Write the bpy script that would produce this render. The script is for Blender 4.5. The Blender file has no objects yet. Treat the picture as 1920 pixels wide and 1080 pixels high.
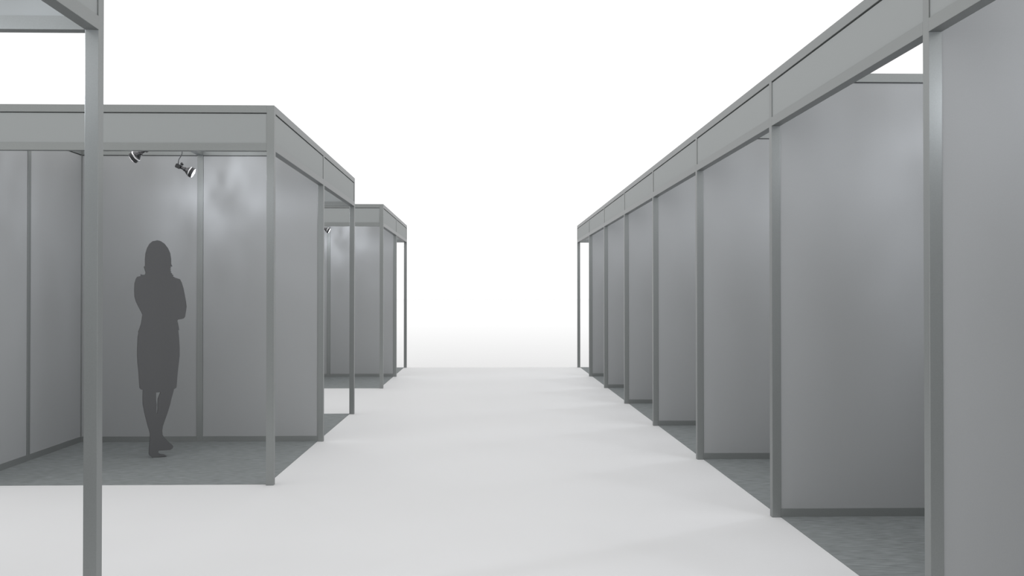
import bpy, bmesh, math
from mathutils import Vector, Matrix
OUTLINE = [(0.0252, 1.672), (0.0507, 1.6666), (0.0799, 1.6468), (0.1056, 1.613), (0.1225, 1.5751), (0.1293, 1.5293), (0.1301, 1.491), (0.139, 1.472), (0.1243, 1.468), (0.1303, 1.4566), (0.1207, 1.4549), (0.1303, 1.4436), (0.123, 1.4404), (0.1318, 1.4298), (0.1259, 1.4259), (0.1392, 1.4146), (0.1355, 1.4099), (0.1481, 1.4032), (0.1429, 1.3955), (0.1577, 1.3856), (0.1761, 1.3789), (0.1961, 1.3729), (0.2095, 1.3461), (0.2223, 1.3039), (0.2321, 1.2538), (0.2419, 1.1999), (0.2465, 1.1614), (0.2421, 1.1229), (0.2348, 1.0806), (0.2252, 1.0676), (0.2104, 1.0631), (0.183, 1.0588), (0.1771, 1.0504), (0.1831, 1.0273), (0.1906, 0.985), (0.1906, 0.9773), (0.1847, 0.9759), (0.187, 0.9544), (0.1908, 0.9159), (0.195, 0.8398), (0.1952, 0.778), (0.1886, 0.7164), (0.1811, 0.6461), (0.173, 0.5407), (0.1705, 0.5302), (0.1536, 0.5195), (0.1477, 0.4934), (0.1369, 0.4543), (0.1244, 0.3978), (0.1077, 0.3417), (0.0869, 0.2815), (0.0728, 0.2386), (0.0679, 0.2039), (0.0705, 0.1731), (0.0758, 0.1613), (0.0875, 0.1468), (0.1051, 0.1243), (0.1256, 0.1046), (0.1433, 0.0881), (0.1506, 0.0753), (0.1433, 0.0606), (0.1258, 0.0511), (0.0965, 0.0502), (0.0441, 0.0525), (0.0398, 0.0453), (0.0413, 0.033), (0.0587, 0.0241), (0.085, 0.0176), (0.101, 0.0072), (0.0967, 0.0039), (0.0675, 0.0037), (0.0038, -0.0005), (-0.0049, 0.0032), (-0.015, 0.0115), (-0.0251, 0.0198), (-0.0294, 0.0337), (-0.0281, 0.0608), (-0.0253, 0.103), (-0.022, 0.1421), (-0.0213, 0.1844), (-0.0286, 0.2166), (-0.0373, 0.2458), (-0.0462, 0.2807), (-0.0629, 0.3511), (-0.0738, 0.4124), (-0.0756, 0.4645), (-0.0733, 0.5234), (-0.0881, 0.5275), (-0.098, 0.5392), (-0.1006, 0.5783), (-0.105, 0.6565), (-0.1134, 0.7347), (-0.116, 0.7867), (-0.1154, 0.8473), (-0.1138, 0.8993), (-0.1125, 0.9294), (-0.1069, 0.9594), (-0.1083, 0.9708), (-0.0998, 0.9932), (-0.0878, 1.0346), (-0.0788, 1.0986), (-0.086, 1.1176), (-0.1097, 1.163), (-0.1276, 1.2045), (-0.1362, 1.2384), (-0.1385, 1.291), (-0.1366, 1.3362), (-0.1282, 1.3702), (-0.1175, 1.3891), (-0.0926, 1.3954), (-0.0926, 1.4082), (-0.0819, 1.4046), (-0.064, 1.4048), (-0.0583, 1.4139), (-0.0569, 1.4238), (-0.0642, 1.4502), (-0.0692, 1.4667), (-0.0607, 1.4744), (-0.0615, 1.5259), (-0.0574, 1.5714), (-0.0467, 1.6095), (-0.0289, 1.644), (-0.0073, 1.6636), (0.0129, 1.6679)]
LEG_GAP = [(0.0219, 0.4991), (0.0544, 0.5003), (0.047, 0.4805), (0.0362, 0.4504), (0.0347, 0.4156), (0.0348, 0.3719), (0.0307, 0.3372), (0.0249, 0.3375), (0.0256, 0.3811), (0.0272, 0.4072), (0.0221, 0.4424)]
C = bpy.context.scene.collection

# ------------------------------------------------------------ materials
def mat(name, col, rough=0.5, metal=0.0, spec=0.5, emit=None, noise=None, bump=None, rmap=None):
    m = bpy.data.materials.new(name); m.use_nodes = True
    nt = m.node_tree; b = nt.nodes['Principled BSDF']
    b.inputs['Base Color'].default_value = (*col, 1)
    b.inputs['Roughness'].default_value = rough
    b.inputs['Metallic'].default_value = metal
    b.inputs['Specular IOR Level'].default_value = spec
    if emit:
        b.inputs['Emission Color'].default_value = (*emit[0], 1)
        b.inputs['Emission Strength'].default_value = emit[1]
    if noise or bump:
        tc = nt.nodes.new('ShaderNodeTexCoord')
        mp = nt.nodes.new('ShaderNodeMapping')
        nt.links.new(tc.outputs['Object'], mp.inputs['Vector'])
    if noise:                                   # (scale xyz, amount)
        sc, amt = noise
        mp.inputs['Scale'].default_value = sc
        n = nt.nodes.new('ShaderNodeTexNoise'); n.inputs['Scale'].default_value = 1.0
        n.inputs['Detail'].default_value = 3.0
        nt.links.new(mp.outputs['Vector'], n.inputs['Vector'])
        r = nt.nodes.new('ShaderNodeMapRange')
        r.inputs['From Min'].default_value = 0.25; r.inputs['From Max'].default_value = 0.75
        r.inputs['To Min'].default_value = 1 - amt; r.inputs['To Max'].default_value = 1 + amt
        nt.links.new(n.outputs['Fac'], r.inputs['Value'])
        v = nt.nodes.new('ShaderNodeVectorMath'); v.operation = 'SCALE'
        v.inputs[0].default_value = col
        nt.links.new(r.outputs['Result'], v.inputs['Scale'])
        nt.links.new(v.outputs['Vector'], b.inputs['Base Color'])
        if bump:
            bp = nt.nodes.new('ShaderNodeBump'); bp.inputs['Strength'].default_value = bump[0]
            bp.inputs['Distance'].default_value = bump[1]
            nt.links.new(n.outputs['Fac'], bp.inputs['Height'])
            nt.links.new(bp.outputs['Normal'], b.inputs['Normal'])
    return m

METAL = mat('satin_aluminium', (0.28, 0.293, 0.288), 0.33, 0.42, 0.4, noise=((180, 180, 180), 0.03), bump=(0.15, 0.0006))
PANEL = mat('grey_wall_panel', (0.365, 0.373, 0.377), 0.6, 0.0, 0.3, noise=((260, 260, 160), 0.02), bump=(0.15, 0.0005))
FASCIA = mat('grey_fascia_panel', (0.352, 0.369, 0.368), 0.6, 0.0, 0.3)
CARPET = mat('grey_ribbed_carpet', (0.212, 0.227, 0.227), 0.95, 0.0, 0.1, noise=((12, 95, 40), 0.28), bump=(0.4, 0.002))
AISLE = mat('pale_grey_aisle_floor', (0.66, 0.66, 0.66), 0.6, 0.0, 0.12, noise=((0.8, 0.5, 1), 0.012))
GROUND = mat('white_ground', (0.30, 0.30, 0.30), 0.05, 0.0, 0.5, noise=((0.1, 0.1, 0.1), 0.01))
METAL.node_tree.nodes['Principled BSDF'].inputs['Specular Tint'].default_value = (0.4, 0.4, 0.42, 1)
GROUND.node_tree.nodes['Principled BSDF'].inputs['IOR'].default_value = 1.2
CARD = mat('dark_grey_board', (0.106, 0.107, 0.110), 0.55, 0.0, 0.3, noise=((60, 60, 60), 0.02))
CHROME = mat('dark_chrome', (0.13, 0.13, 0.135), 0.18, 0.9)
BLACK = mat('black_housing', (0.035, 0.036, 0.038), 0.4, 0.0, 0.5)
GLINT = mat('highlight_chrome', (0.95, 0.95, 0.96), 0.12, 1.0)  # near-white colour stands in for the glossy highlight on the lamp head
ROD = mat('grey_wire', (0.10, 0.105, 0.11), 0.4, 0.6)
LENS = mat('lit_lens', (0.9, 0.9, 0.9), 0.3, 0.0, 0.5, emit=((1, 1, 1), 1.6))

# ------------------------------------------------------------ mesh helpers
def bx(bm, x0, x1, y0, y1, z0, z1):
    r = bmesh.ops.create_cube(bm, size=1)
    M = Matrix.Translation(((x0 + x1) / 2, (y0 + y1) / 2, (z0 + z1) / 2)) @ Matrix.Diagonal((abs(x1 - x0), abs(y1 - y0), abs(z1 - z0), 1))
    bmesh.ops.transform(bm, matrix=M, verts=r['verts'])

def obj(name, bm, m, parent=None, smooth=False):
    bmesh.ops.recalc_face_normals(bm, faces=bm.faces)
    me = bpy.data.meshes.new(name); bm.to_mesh(me); bm.free()
    me.materials.append(m)
    if smooth:
        for p in me.polygons: p.use_smooth = True
    o = bpy.data.objects.new(name, me); C.objects.link(o)
    if parent: o.parent = parent
    return o

def box_obj(name, b, m, parent=None, bevel=0.0):
    bm = bmesh.new(); bx(bm, *b)
    if bevel:
        bmesh.ops.bevel(bm, geom=bm.edges[:], offset=bevel, segments=2, affect='EDGES', profile=0.5)
    return obj(name, bm, m, parent)

def lathe(bm, prof, seg=32, M=Matrix.Identity(4)):       # profile of (x along the axis, radius)
    rings = []
    for x, r in prof:
        rings.append([bm.verts.new(M @ Vector((x, r * math.cos(2 * math.pi * k / seg), r * math.sin(2 * math.pi * k / seg)))) for k in range(seg)])
    for a, b in zip(rings, rings[1:]):
        for k in range(seg):
            bm.faces.new((a[k], a[(k + 1) % seg], b[(k + 1) % seg], b[k]))
    bm.faces.new(rings[0]); bm.faces.new(rings[-1])

def tube(bm, pts, r, seg=10):
    pts = [Vector(p) for p in pts]; rings = []
    for i, p in enumerate(pts):
        t = (pts[min(i + 1, len(pts) - 1)] - pts[max(i - 1, 0)]).normalized()
        a = t.cross(Vector((0.3, 1, 0.1))).normalized(); b = t.cross(a)
        rings.append([bm.verts.new(p + r * (math.cos(2 * math.pi * k / seg) * a + math.sin(2 * math.pi * k / seg) * b)) for k in range(seg)])
    for a, b in zip(rings, rings[1:]):
        for k in range(seg): bm.faces.new((a[k], a[(k + 1) % seg], b[(k + 1) % seg], b[k]))
    bm.faces.new(rings[0]); bm.faces.new(rings[-1])

def thing(name, label, cat, group=None, loc=(0, 0, 0)):
    o = bpy.data.objects.new(name, None); C.objects.link(o)
    o.location = loc; o.empty_display_size = 0.1
    o['label'] = label; o['category'] = cat
    if group: o['group'] = group
    return o

# ------------------------------------------------------------ booth system (metres)
W = 0.0493          # profile width
E = W / 2
MOD = 1.991         # bay size between post centres
H = 2.5
GAP = 0.007         # shadow gap at the head of a panel
REC = 0.006         # panel set back from the profile face

class Booth:
    """Parts of one booth, built relative to an Empty at loc."""
    def __init__(s, label, group, loc):
        s.o = thing('exhibition_booth', label, 'exhibition booth', group, loc)
        s.x0, s.y0 = loc[0], loc[1]
    def post(s, x, y, z1=H):
        x -= s.x0; y -= s.y0
        box_obj('post', (x - E, x + E, y - E, y + E, 0, z1), METAL, s.o, 0.0015)
    def _seg(s, x0, y0, x1, y1, z0, z1, half, trim=E):
        x0 -= s.x0; x1 -= s.x0; y0 -= s.y0; y1 -= s.y0
        if abs(x1 - x0) > abs(y1 - y0):
            a, b = min(x0, x1) + trim, max(x0, x1) - trim
            return (a, b, y0 - half, y0 + half, z0, z1)
        a, b = min(y0, y1) + trim, max(y0, y1) - trim
        return (x0 - half, x0 + half, a, b, z0, z1)
    def rail(s, name, x0, y0, x1, y1, z0, z1):
        box_obj(name, s._seg(x0, y0, x1, y1, z0, z1, E), METAL, s.o, 0.0008)
    def panel(s, name, x0, y0, x1, y1, z0, z1, m, rec=REC):
        bm = bmesh.new()
        bx(bm, *s._seg(x0, y0, x1, y1, z0, z1 - GAP, E - rec, E + 0.0012))
        bx(bm, *s._seg(x0, y0, x1, y1, z0, z1, 0.004))          # tongue that carries on up into the rail
        obj(name, bm, m, s.o)
    def fascia(s, x0, y0, x1, y1):
        s.rail('fascia_top_rail', x0, y0, x1, y1, H - W, H)
        s.rail('fascia_bottom_rail', x0, y0, x1, y1, H - 0.3, H - 0.3 + W)
        s.panel('fascia_panel', x0, y0, x1, y1, H - 0.3 + W, H - W, FASCIA, 0.005)
    def wall(s, x0, y0, x1, y1):
        mx, my = (x0 + x1) / 2, (y0 + y1) / 2
        s.rail('top_rail', x0, y0, x1, y1, H - W, H)
        s.post(mx, my, H - W)
        for a, b, c, d in ((x0, y0, mx, my), (mx, my, x1, y1)):
            s.rail('bottom_rail', a, b, c, d, 0.002, W)
            s.panel('wall_panel', a, b, c, d, W, H - W, PANEL)
    def beam(s, x0, y0, x1, y1):
        s.rail('ceiling_beam', x0, y0, x1, y1, H - W, H - 0.0006)

XL = -1.397 - E     # post centre line, left of the aisle
XR = 1.6053 + E     # and right of it
YA = 6.610          # first post centre of the block with the silhouette
SP = 2.968          # cross aisle between blocks
BLOCK = 2 * MOD + SP
MODX = 2.051        # booth depth away from the aisle
XO = XL - MODX      # outer wall of the left booths
XM = XL - MODX / 2
YR = YA - 1.028 - 2 * MOD     # first bay of the right row

GL = 'grey shell booths left of the aisle'
GR = 'grey shell booths of the right row'
GC = 'grey booth carpets'

def carpet(x0, x1, y0, y1, label):
    o = box_obj('booth_carpet', (x0 - (x0 + x1) / 2, x1 - (x0 + x1) / 2, y0 - (y0 + y1) / 2, y1 - (y0 + y1) / 2, 0, 0.003), CARPET)
    o.location = ((x0 + x1) / 2, (y0 + y1) / 2, 0.0)
    o['label'] = label; o['category'] = 'carpet'; o['group'] = GC

def near_booth(y, label):        # front fascia, aisle fascia, back wall, side wall
    b = Booth(label, GL, (XM, y + MOD / 2, 0))
    b.post(XL, y); b.post(XL, y + MOD); b.post(XO, y); b.post(XO, y + MOD)
    b.fascia(XO, y, XL, y); b.fascia(XL, y, XL, y + MOD)
    b.wall(XO, y + MOD, XL, y + MOD); b.wall(XO, y, XO, y + MOD)
    b.beam(XM, y, XM, y + MOD)
    return b
def far_booth(y, label):         # backs on to the near booth, open to the aisle and the cross aisle
    b = Booth(label, GL, (XM, y + MOD / 2, 0))
    b.post(XL, y + MOD); b.post(XO, y + MOD)
    b.fascia(XO, y + MOD, XL, y + MOD); b.fascia(XL, y, XL, y + MOD)
    b.wall(XO, y, XO, y + MOD); b.beam(XM, y, XM, y + MOD)
    return b

b = far_booth(YA - SP - MOD, 'nearest grey booth on the left, only its tall corner post and fascia in view')
b.wall(XO, YA - SP - MOD, XL, YA - SP - MOD); b.post(XO, YA - SP - MOD); b.post(XL, YA - SP - MOD)
near_booth(YA, 'grey corner booth with the dark standing silhouette and two spotlights inside')
far_booth(YA + MOD, 'open-sided grey booth directly behind the back wall of the silhouette booth')
near_booth(YA + BLOCK, 'small distant grey corner booth on the left with one spotlight in view')
far_booth(YA + BLOCK + MOD, 'farthest grey booth left of the aisle, white seen through its open end')

carpet(XO + E, XL - E, YA + 0.012, YA + MOD - E, 'grey ribbed carpet under the dark standing silhouette')
carpet(XO + E, XL - E, YA + MOD + E, YA + 2 * MOD + 0.012, 'small grey carpet corner in the open booth behind the silhouette booth')
carpet(XO + E, XL - E, YA + BLOCK + 0.012, YA + BLOCK + MOD - E, 'grey carpet of the small distant corner booth on the left')
carpet(XO + E, XL - E, YA + BLOCK + MOD + E, YA + BLOCK + 2 * MOD + 0.012, 'thin sliver of grey carpet in the farthest left booth')

ORD = ['nearest', 'second', 'third', 'fourth', 'fifth', 'sixth', 'seventh']
XB = XR + MODX
for k in range(8):
    y = YR + k * MOD
    if k == 0: lab = 'nearest grey booth of the right row, its wall cut by the picture edge'
    elif k == 7: lab = 'last and farthest grey booth of the right row, open at its end'
    elif k == 1: lab = 'grey booth second in the right row, white triangle showing under its fascia'
    else: lab = '%s grey booth of the right row, counting from the nearest' % ORD[k]
    b = Booth(lab, GR, ((XR + XB) / 2, y + MOD / 2, 0))
    b.post(XR, y + MOD); b.post(XB, y + MOD)
    b.fascia(XR, y, XR, y + MOD)
    b.wall(XB, y, XB, y + MOD)
    b.beam((XR + XB) / 2, y, (XR + XB) / 2, y + MOD)
    if k == 0:
        b.wall(XR, y, XB, y); b.post(XR, y); b.post(XB, y)
    if k < 7: b.wall(XR, y + MOD, XB, y + MOD)
    else: b.fascia(XR, y + MOD, XB, y + MOD)
    if k > 0:
        cl = 'largest grey carpet, bottom right, before the second wall of the right row' if k == 1 else \
             ('farthest grey carpet of the right row, under the open end booth' if k == 7 else '%s grey carpet of the right row, counting from the largest in front' % ORD[k - 1])
        carpet(XR + E, XB - E, y + E, y + MOD + (0.012 if k == 7 else -E), cl)

# ------------------------------------------------------------ spotlights
LAMPCOL = (0.90, 0.93, 1.0)
def spotlight(label, joint, face_dir, y_b):
    """Arm spotlight hung from the ceiling beam; the head points along face_dir."""
    top = Vector((XM, joint[1], H - W))
    t = thing('arm_spotlight', label, 'spotlight', 'chrome arm spotlights under the booth beams', tuple(top + Vector((0, y_b, 0))))
    j = Vector(joint) - top
    bm = bmesh.new(); lathe(bm, [(0, 0.016), (0.006, 0.016), (0.010, 0.010), (0.014, 0.006)], 20, Matrix.Rotation(math.radians(90), 4, 'Y'))
    obj('ceiling_clamp', bm, BLACK, t, True)
    k = j + Vector((0.0, 0, 0.012))
    bm = bmesh.new()
    tube(bm, [(0, 0, -0.01), (0.002, 0, -0.055), (0.001, 0, k.z * 0.42), (-0.010, 0, k.z * 0.58), (k.x + 0.004, 0, k.z * 0.72), (k.x, 0, k.z * 0.86), (k.x, 0, k.z)], 0.0035)
    obj('bent_arm', bm, ROD, t, True)
    d = Vector(face_dir).normalized()
    R = d.to_track_quat('X', 'Z').to_matrix().to_4x4(); R.translation = j
    def part(name, build, m, parent=None):
        bm = bmesh.new(); build(bm); bmesh.ops.transform(bm, matrix=R, verts=bm.verts[:])
        return obj(name, bm, m, parent or t, True)
    hb = bmesh.new(); bx(hb, -0.022, 0.020, -0.013, 0.013, -0.020, 0.014)
    bmesh.ops.bevel(hb, geom=hb.edges[:], offset=0.004, segments=2, affect='EDGES')
    bmesh.ops.transform(hb, matrix=R, verts=hb.verts[:]); obj('swivel_block', hb, BLACK, t)
    part('knob', lambda b: lathe(b, [(-0.004, 0.009), (0.018, 0.009)], 16, Matrix.Translation((0.012, 0, 0.030)) @ Matrix.Rotation(0.5, 4, 'Y')), BLACK)
    part('knob_stem', lambda b: lathe(b, [(0, 0.004), (0.028, 0.004)], 10, Matrix.Translation((0.014, 0, 0.006)) @ Matrix.Rotation(math.radians(-90), 4, 'Y')), ROD)
    part('lamp_holder', lambda b: lathe(b, [(0.018, 0.012), (0.046, 0.013), (0.052, 0.018), (0.058, 0.018)], 24), CHROME)
    rf = part('reflector', lambda b: lathe(b, [(0.056, 0.016), (0.066, 0.020), (0.082, 0.031), (0.094, 0.039)], 36), CHROME)
    part('highlight_ring', lambda b: lathe(b, [(0.092, 0.0385), (0.0935, 0.0415), (0.101, 0.0425), (0.1025, 0.040)], 36), GLINT, rf)  # ring added as a painted highlight stripe around the reflector
    part('rim', lambda b: lathe(b, [(0.1025, 0.0405), (0.124, 0.0425), (0.128, 0.0405), (0.1285, 0.038)], 36), BLACK, rf)
    part('lens', lambda b: lathe(b, [(0.127, 0.0375), (0.130, 0.037), (0.133, 0.027), (0.1345, 0.0)][:3], 36), LENS)
    return t, top + j + Vector((0, y_b, 0)) + d * 0.15, d

def uneven(l, seed):                        # noise put into the lamp strength for streaks of light on the walls
    l.use_nodes = True; nt = l.node_tree
    em = next(n for n in nt.nodes if n.type == 'EMISSION')
    tc = nt.nodes.new('ShaderNodeTexCoord'); mp = nt.nodes.new('ShaderNodeMapping')
    mp.inputs['Scale'].default_value = (3.2, 3.2, 1.3); mp.inputs['Location'].default_value = (seed, 0, 0)
    n = nt.nodes.new('ShaderNodeTexNoise'); n.inputs['Scale'].default_value = 1.0; n.inputs['Detail'].default_value = 1.5
    r = nt.nodes.new('ShaderNodeMapRange'); r.inputs['From Min'].default_value = 0.3; r.inputs['From Max'].default_value = 0.7
    r.inputs['To Min'].default_value = 0.3; r.inputs['To Max'].default_value = 1.7
    nt.links.new(tc.outputs['Normal'], mp.inputs['Vector']); nt.links.new(mp.outputs['Vector'], n.inputs['Vector'])
    nt.links.new(n.outputs['Fac'], r.inputs['Value']); nt.links.new(r.outputs['Result'], em.inputs['Strength'])

def light(loc, d, power, size=0.04, name='lamp_beam'):
    l = bpy.data.lights.new(name, 'SPOT'); l.energy = power; l.color = LAMPCOL
    l.spot_size = math.radians(100); l.spot_blend = 0.8; l.shadow_soft_size = size; uneven(l, 1.7)
    o = bpy.data.objects.new(name, l); C.objects.link(o); o.location = loc
    o.rotation_euler = Vector(d).to_track_quat('-Z', 'Y').to_euler()
    l = bpy.data.lights.new('lamp_spill', 'POINT'); l.energy = power; l.color = LAMPCOL; l.shadow_soft_size = size; uneven(l, 5.1)
    o = bpy.data.objects.new('lamp_spill', l); C.objects.link(o); o.location = loc

LEFT_J, LEFT_D = (-2.452, 7.25, 2.308), (-0.100, 0.014, -0.062)
RIGHT_J, RIGHT_D = (-2.475, 8.06, 2.291), (0.112, 0.018, -0.056)
PW = 8.0
_, p, d = spotlight('chrome spotlight aimed left, half hidden behind the fascia above the silhouette', LEFT_J, LEFT_D, 0)
_, p, d = spotlight('chrome spotlight with a white lens aimed right, beside the middle wall post', RIGHT_J, RIGHT_D, 0)
_, p, d = spotlight('tiny distant spotlight seen in the gap beside the farther left corner booth', RIGHT_J, RIGHT_D, BLOCK)
def booth_lamps(xm, y, pl, pr):                     # every booth has the same two lamps on its beam
    for J, D, pw in ((LEFT_J, LEFT_D, pl), (RIGHT_J, RIGHT_D, pr)):
        d = Vector(D).normalized()
        light(Vector((J[0] - XM + xm, J[1] - YA + y, J[2])) + d * 0.17, d, pw)
for y in (YA, YA + MOD, YA + BLOCK, YA + BLOCK + MOD, YA - SP - MOD): booth_lamps(XM, y, PW * (1.2 if y < YA - 1 else 0.3), PW * (1.8 if y < YA - 1 else 0.7))
for k in range(8): booth_lamps(XR + MODX / 2, YR + k * MOD, PW * 1.6, PW * 0.5)

# ------------------------------------------------------------ the flat standing figure
def silhouette():
    T = 0.02
    bm = bmesh.new()
    edges = []
    for loop in (OUTLINE, LEG_GAP):
        vs = [bm.verts.new((u, 0, max(z, 0.0))) for u, z in loop]
        for i in range(len(vs)): edges.append(bm.edges.new((vs[i], vs[(i + 1) % len(vs)])))
    bmesh.ops.triangle_fill(bm, use_beauty=True, use_dissolve=False, edges=edges, normal=(0, -1, 0))
    r = bmesh.ops.extrude_face_region(bm, geom=bm.faces[:])
    bmesh.ops.translate(bm, vec=(0, T, 0), verts=[v for v in r['geom'] if isinstance(v, bmesh.types.BMVert)])
    o = obj('standing_silhouette', bm, CARD)
    o.location = (-2.5573, 7.7217, 0.003)
    o.rotation_euler = (0, 0, math.atan2(0.452, 0.892))
    o['label'] = 'flat dark grey cutout of a person with folded arms and knee-length skirt'
    o['category'] = 'person silhouette'
silhouette()

# ------------------------------------------------------------ the ground
def struct(o): o['kind'] = 'structure'
YE = YA + BLOCK + 2 * MOD + E + 0.012
struct(box_obj('floor', (-14, 14, -6, YE, -0.02, 0.0), AISLE))
bm = bmesh.new(); bx(bm, -400, 400, -60, 900, -0.06, -0.02); struct(obj('ground', bm, GROUND))

# ------------------------------------------------------------ white surroundings
w = bpy.data.worlds.new('white_studio'); bpy.context.scene.world = w; w.use_nodes = True
bg = w.node_tree.nodes['Background']
bg.inputs['Color'].default_value = (1, 1, 1, 1); bg.inputs['Strength'].default_value = 1.15

# ------------------------------------------------------------ camera
cam = bpy.data.cameras.new('camera'); co = bpy.data.objects.new('camera', cam); C.objects.link(co)
cam.lens = 35; cam.sensor_width = 36; cam.clip_end = 2000; cam.clip_start = 0.05
co.location = (0, 0, 1.2352)
co.rotation_euler = (math.radians(90 + 0.5354), 0, math.radians(-1.479))
sc = bpy.context.scene; sc.camera = co
sc.view_settings.view_transform = 'Standard'; sc.view_settings.look = 'None'
sc.view_settings.exposure = 0.0; sc.view_settings.gamma = 1.0; sc.view_settings.use_curve_mapping = False
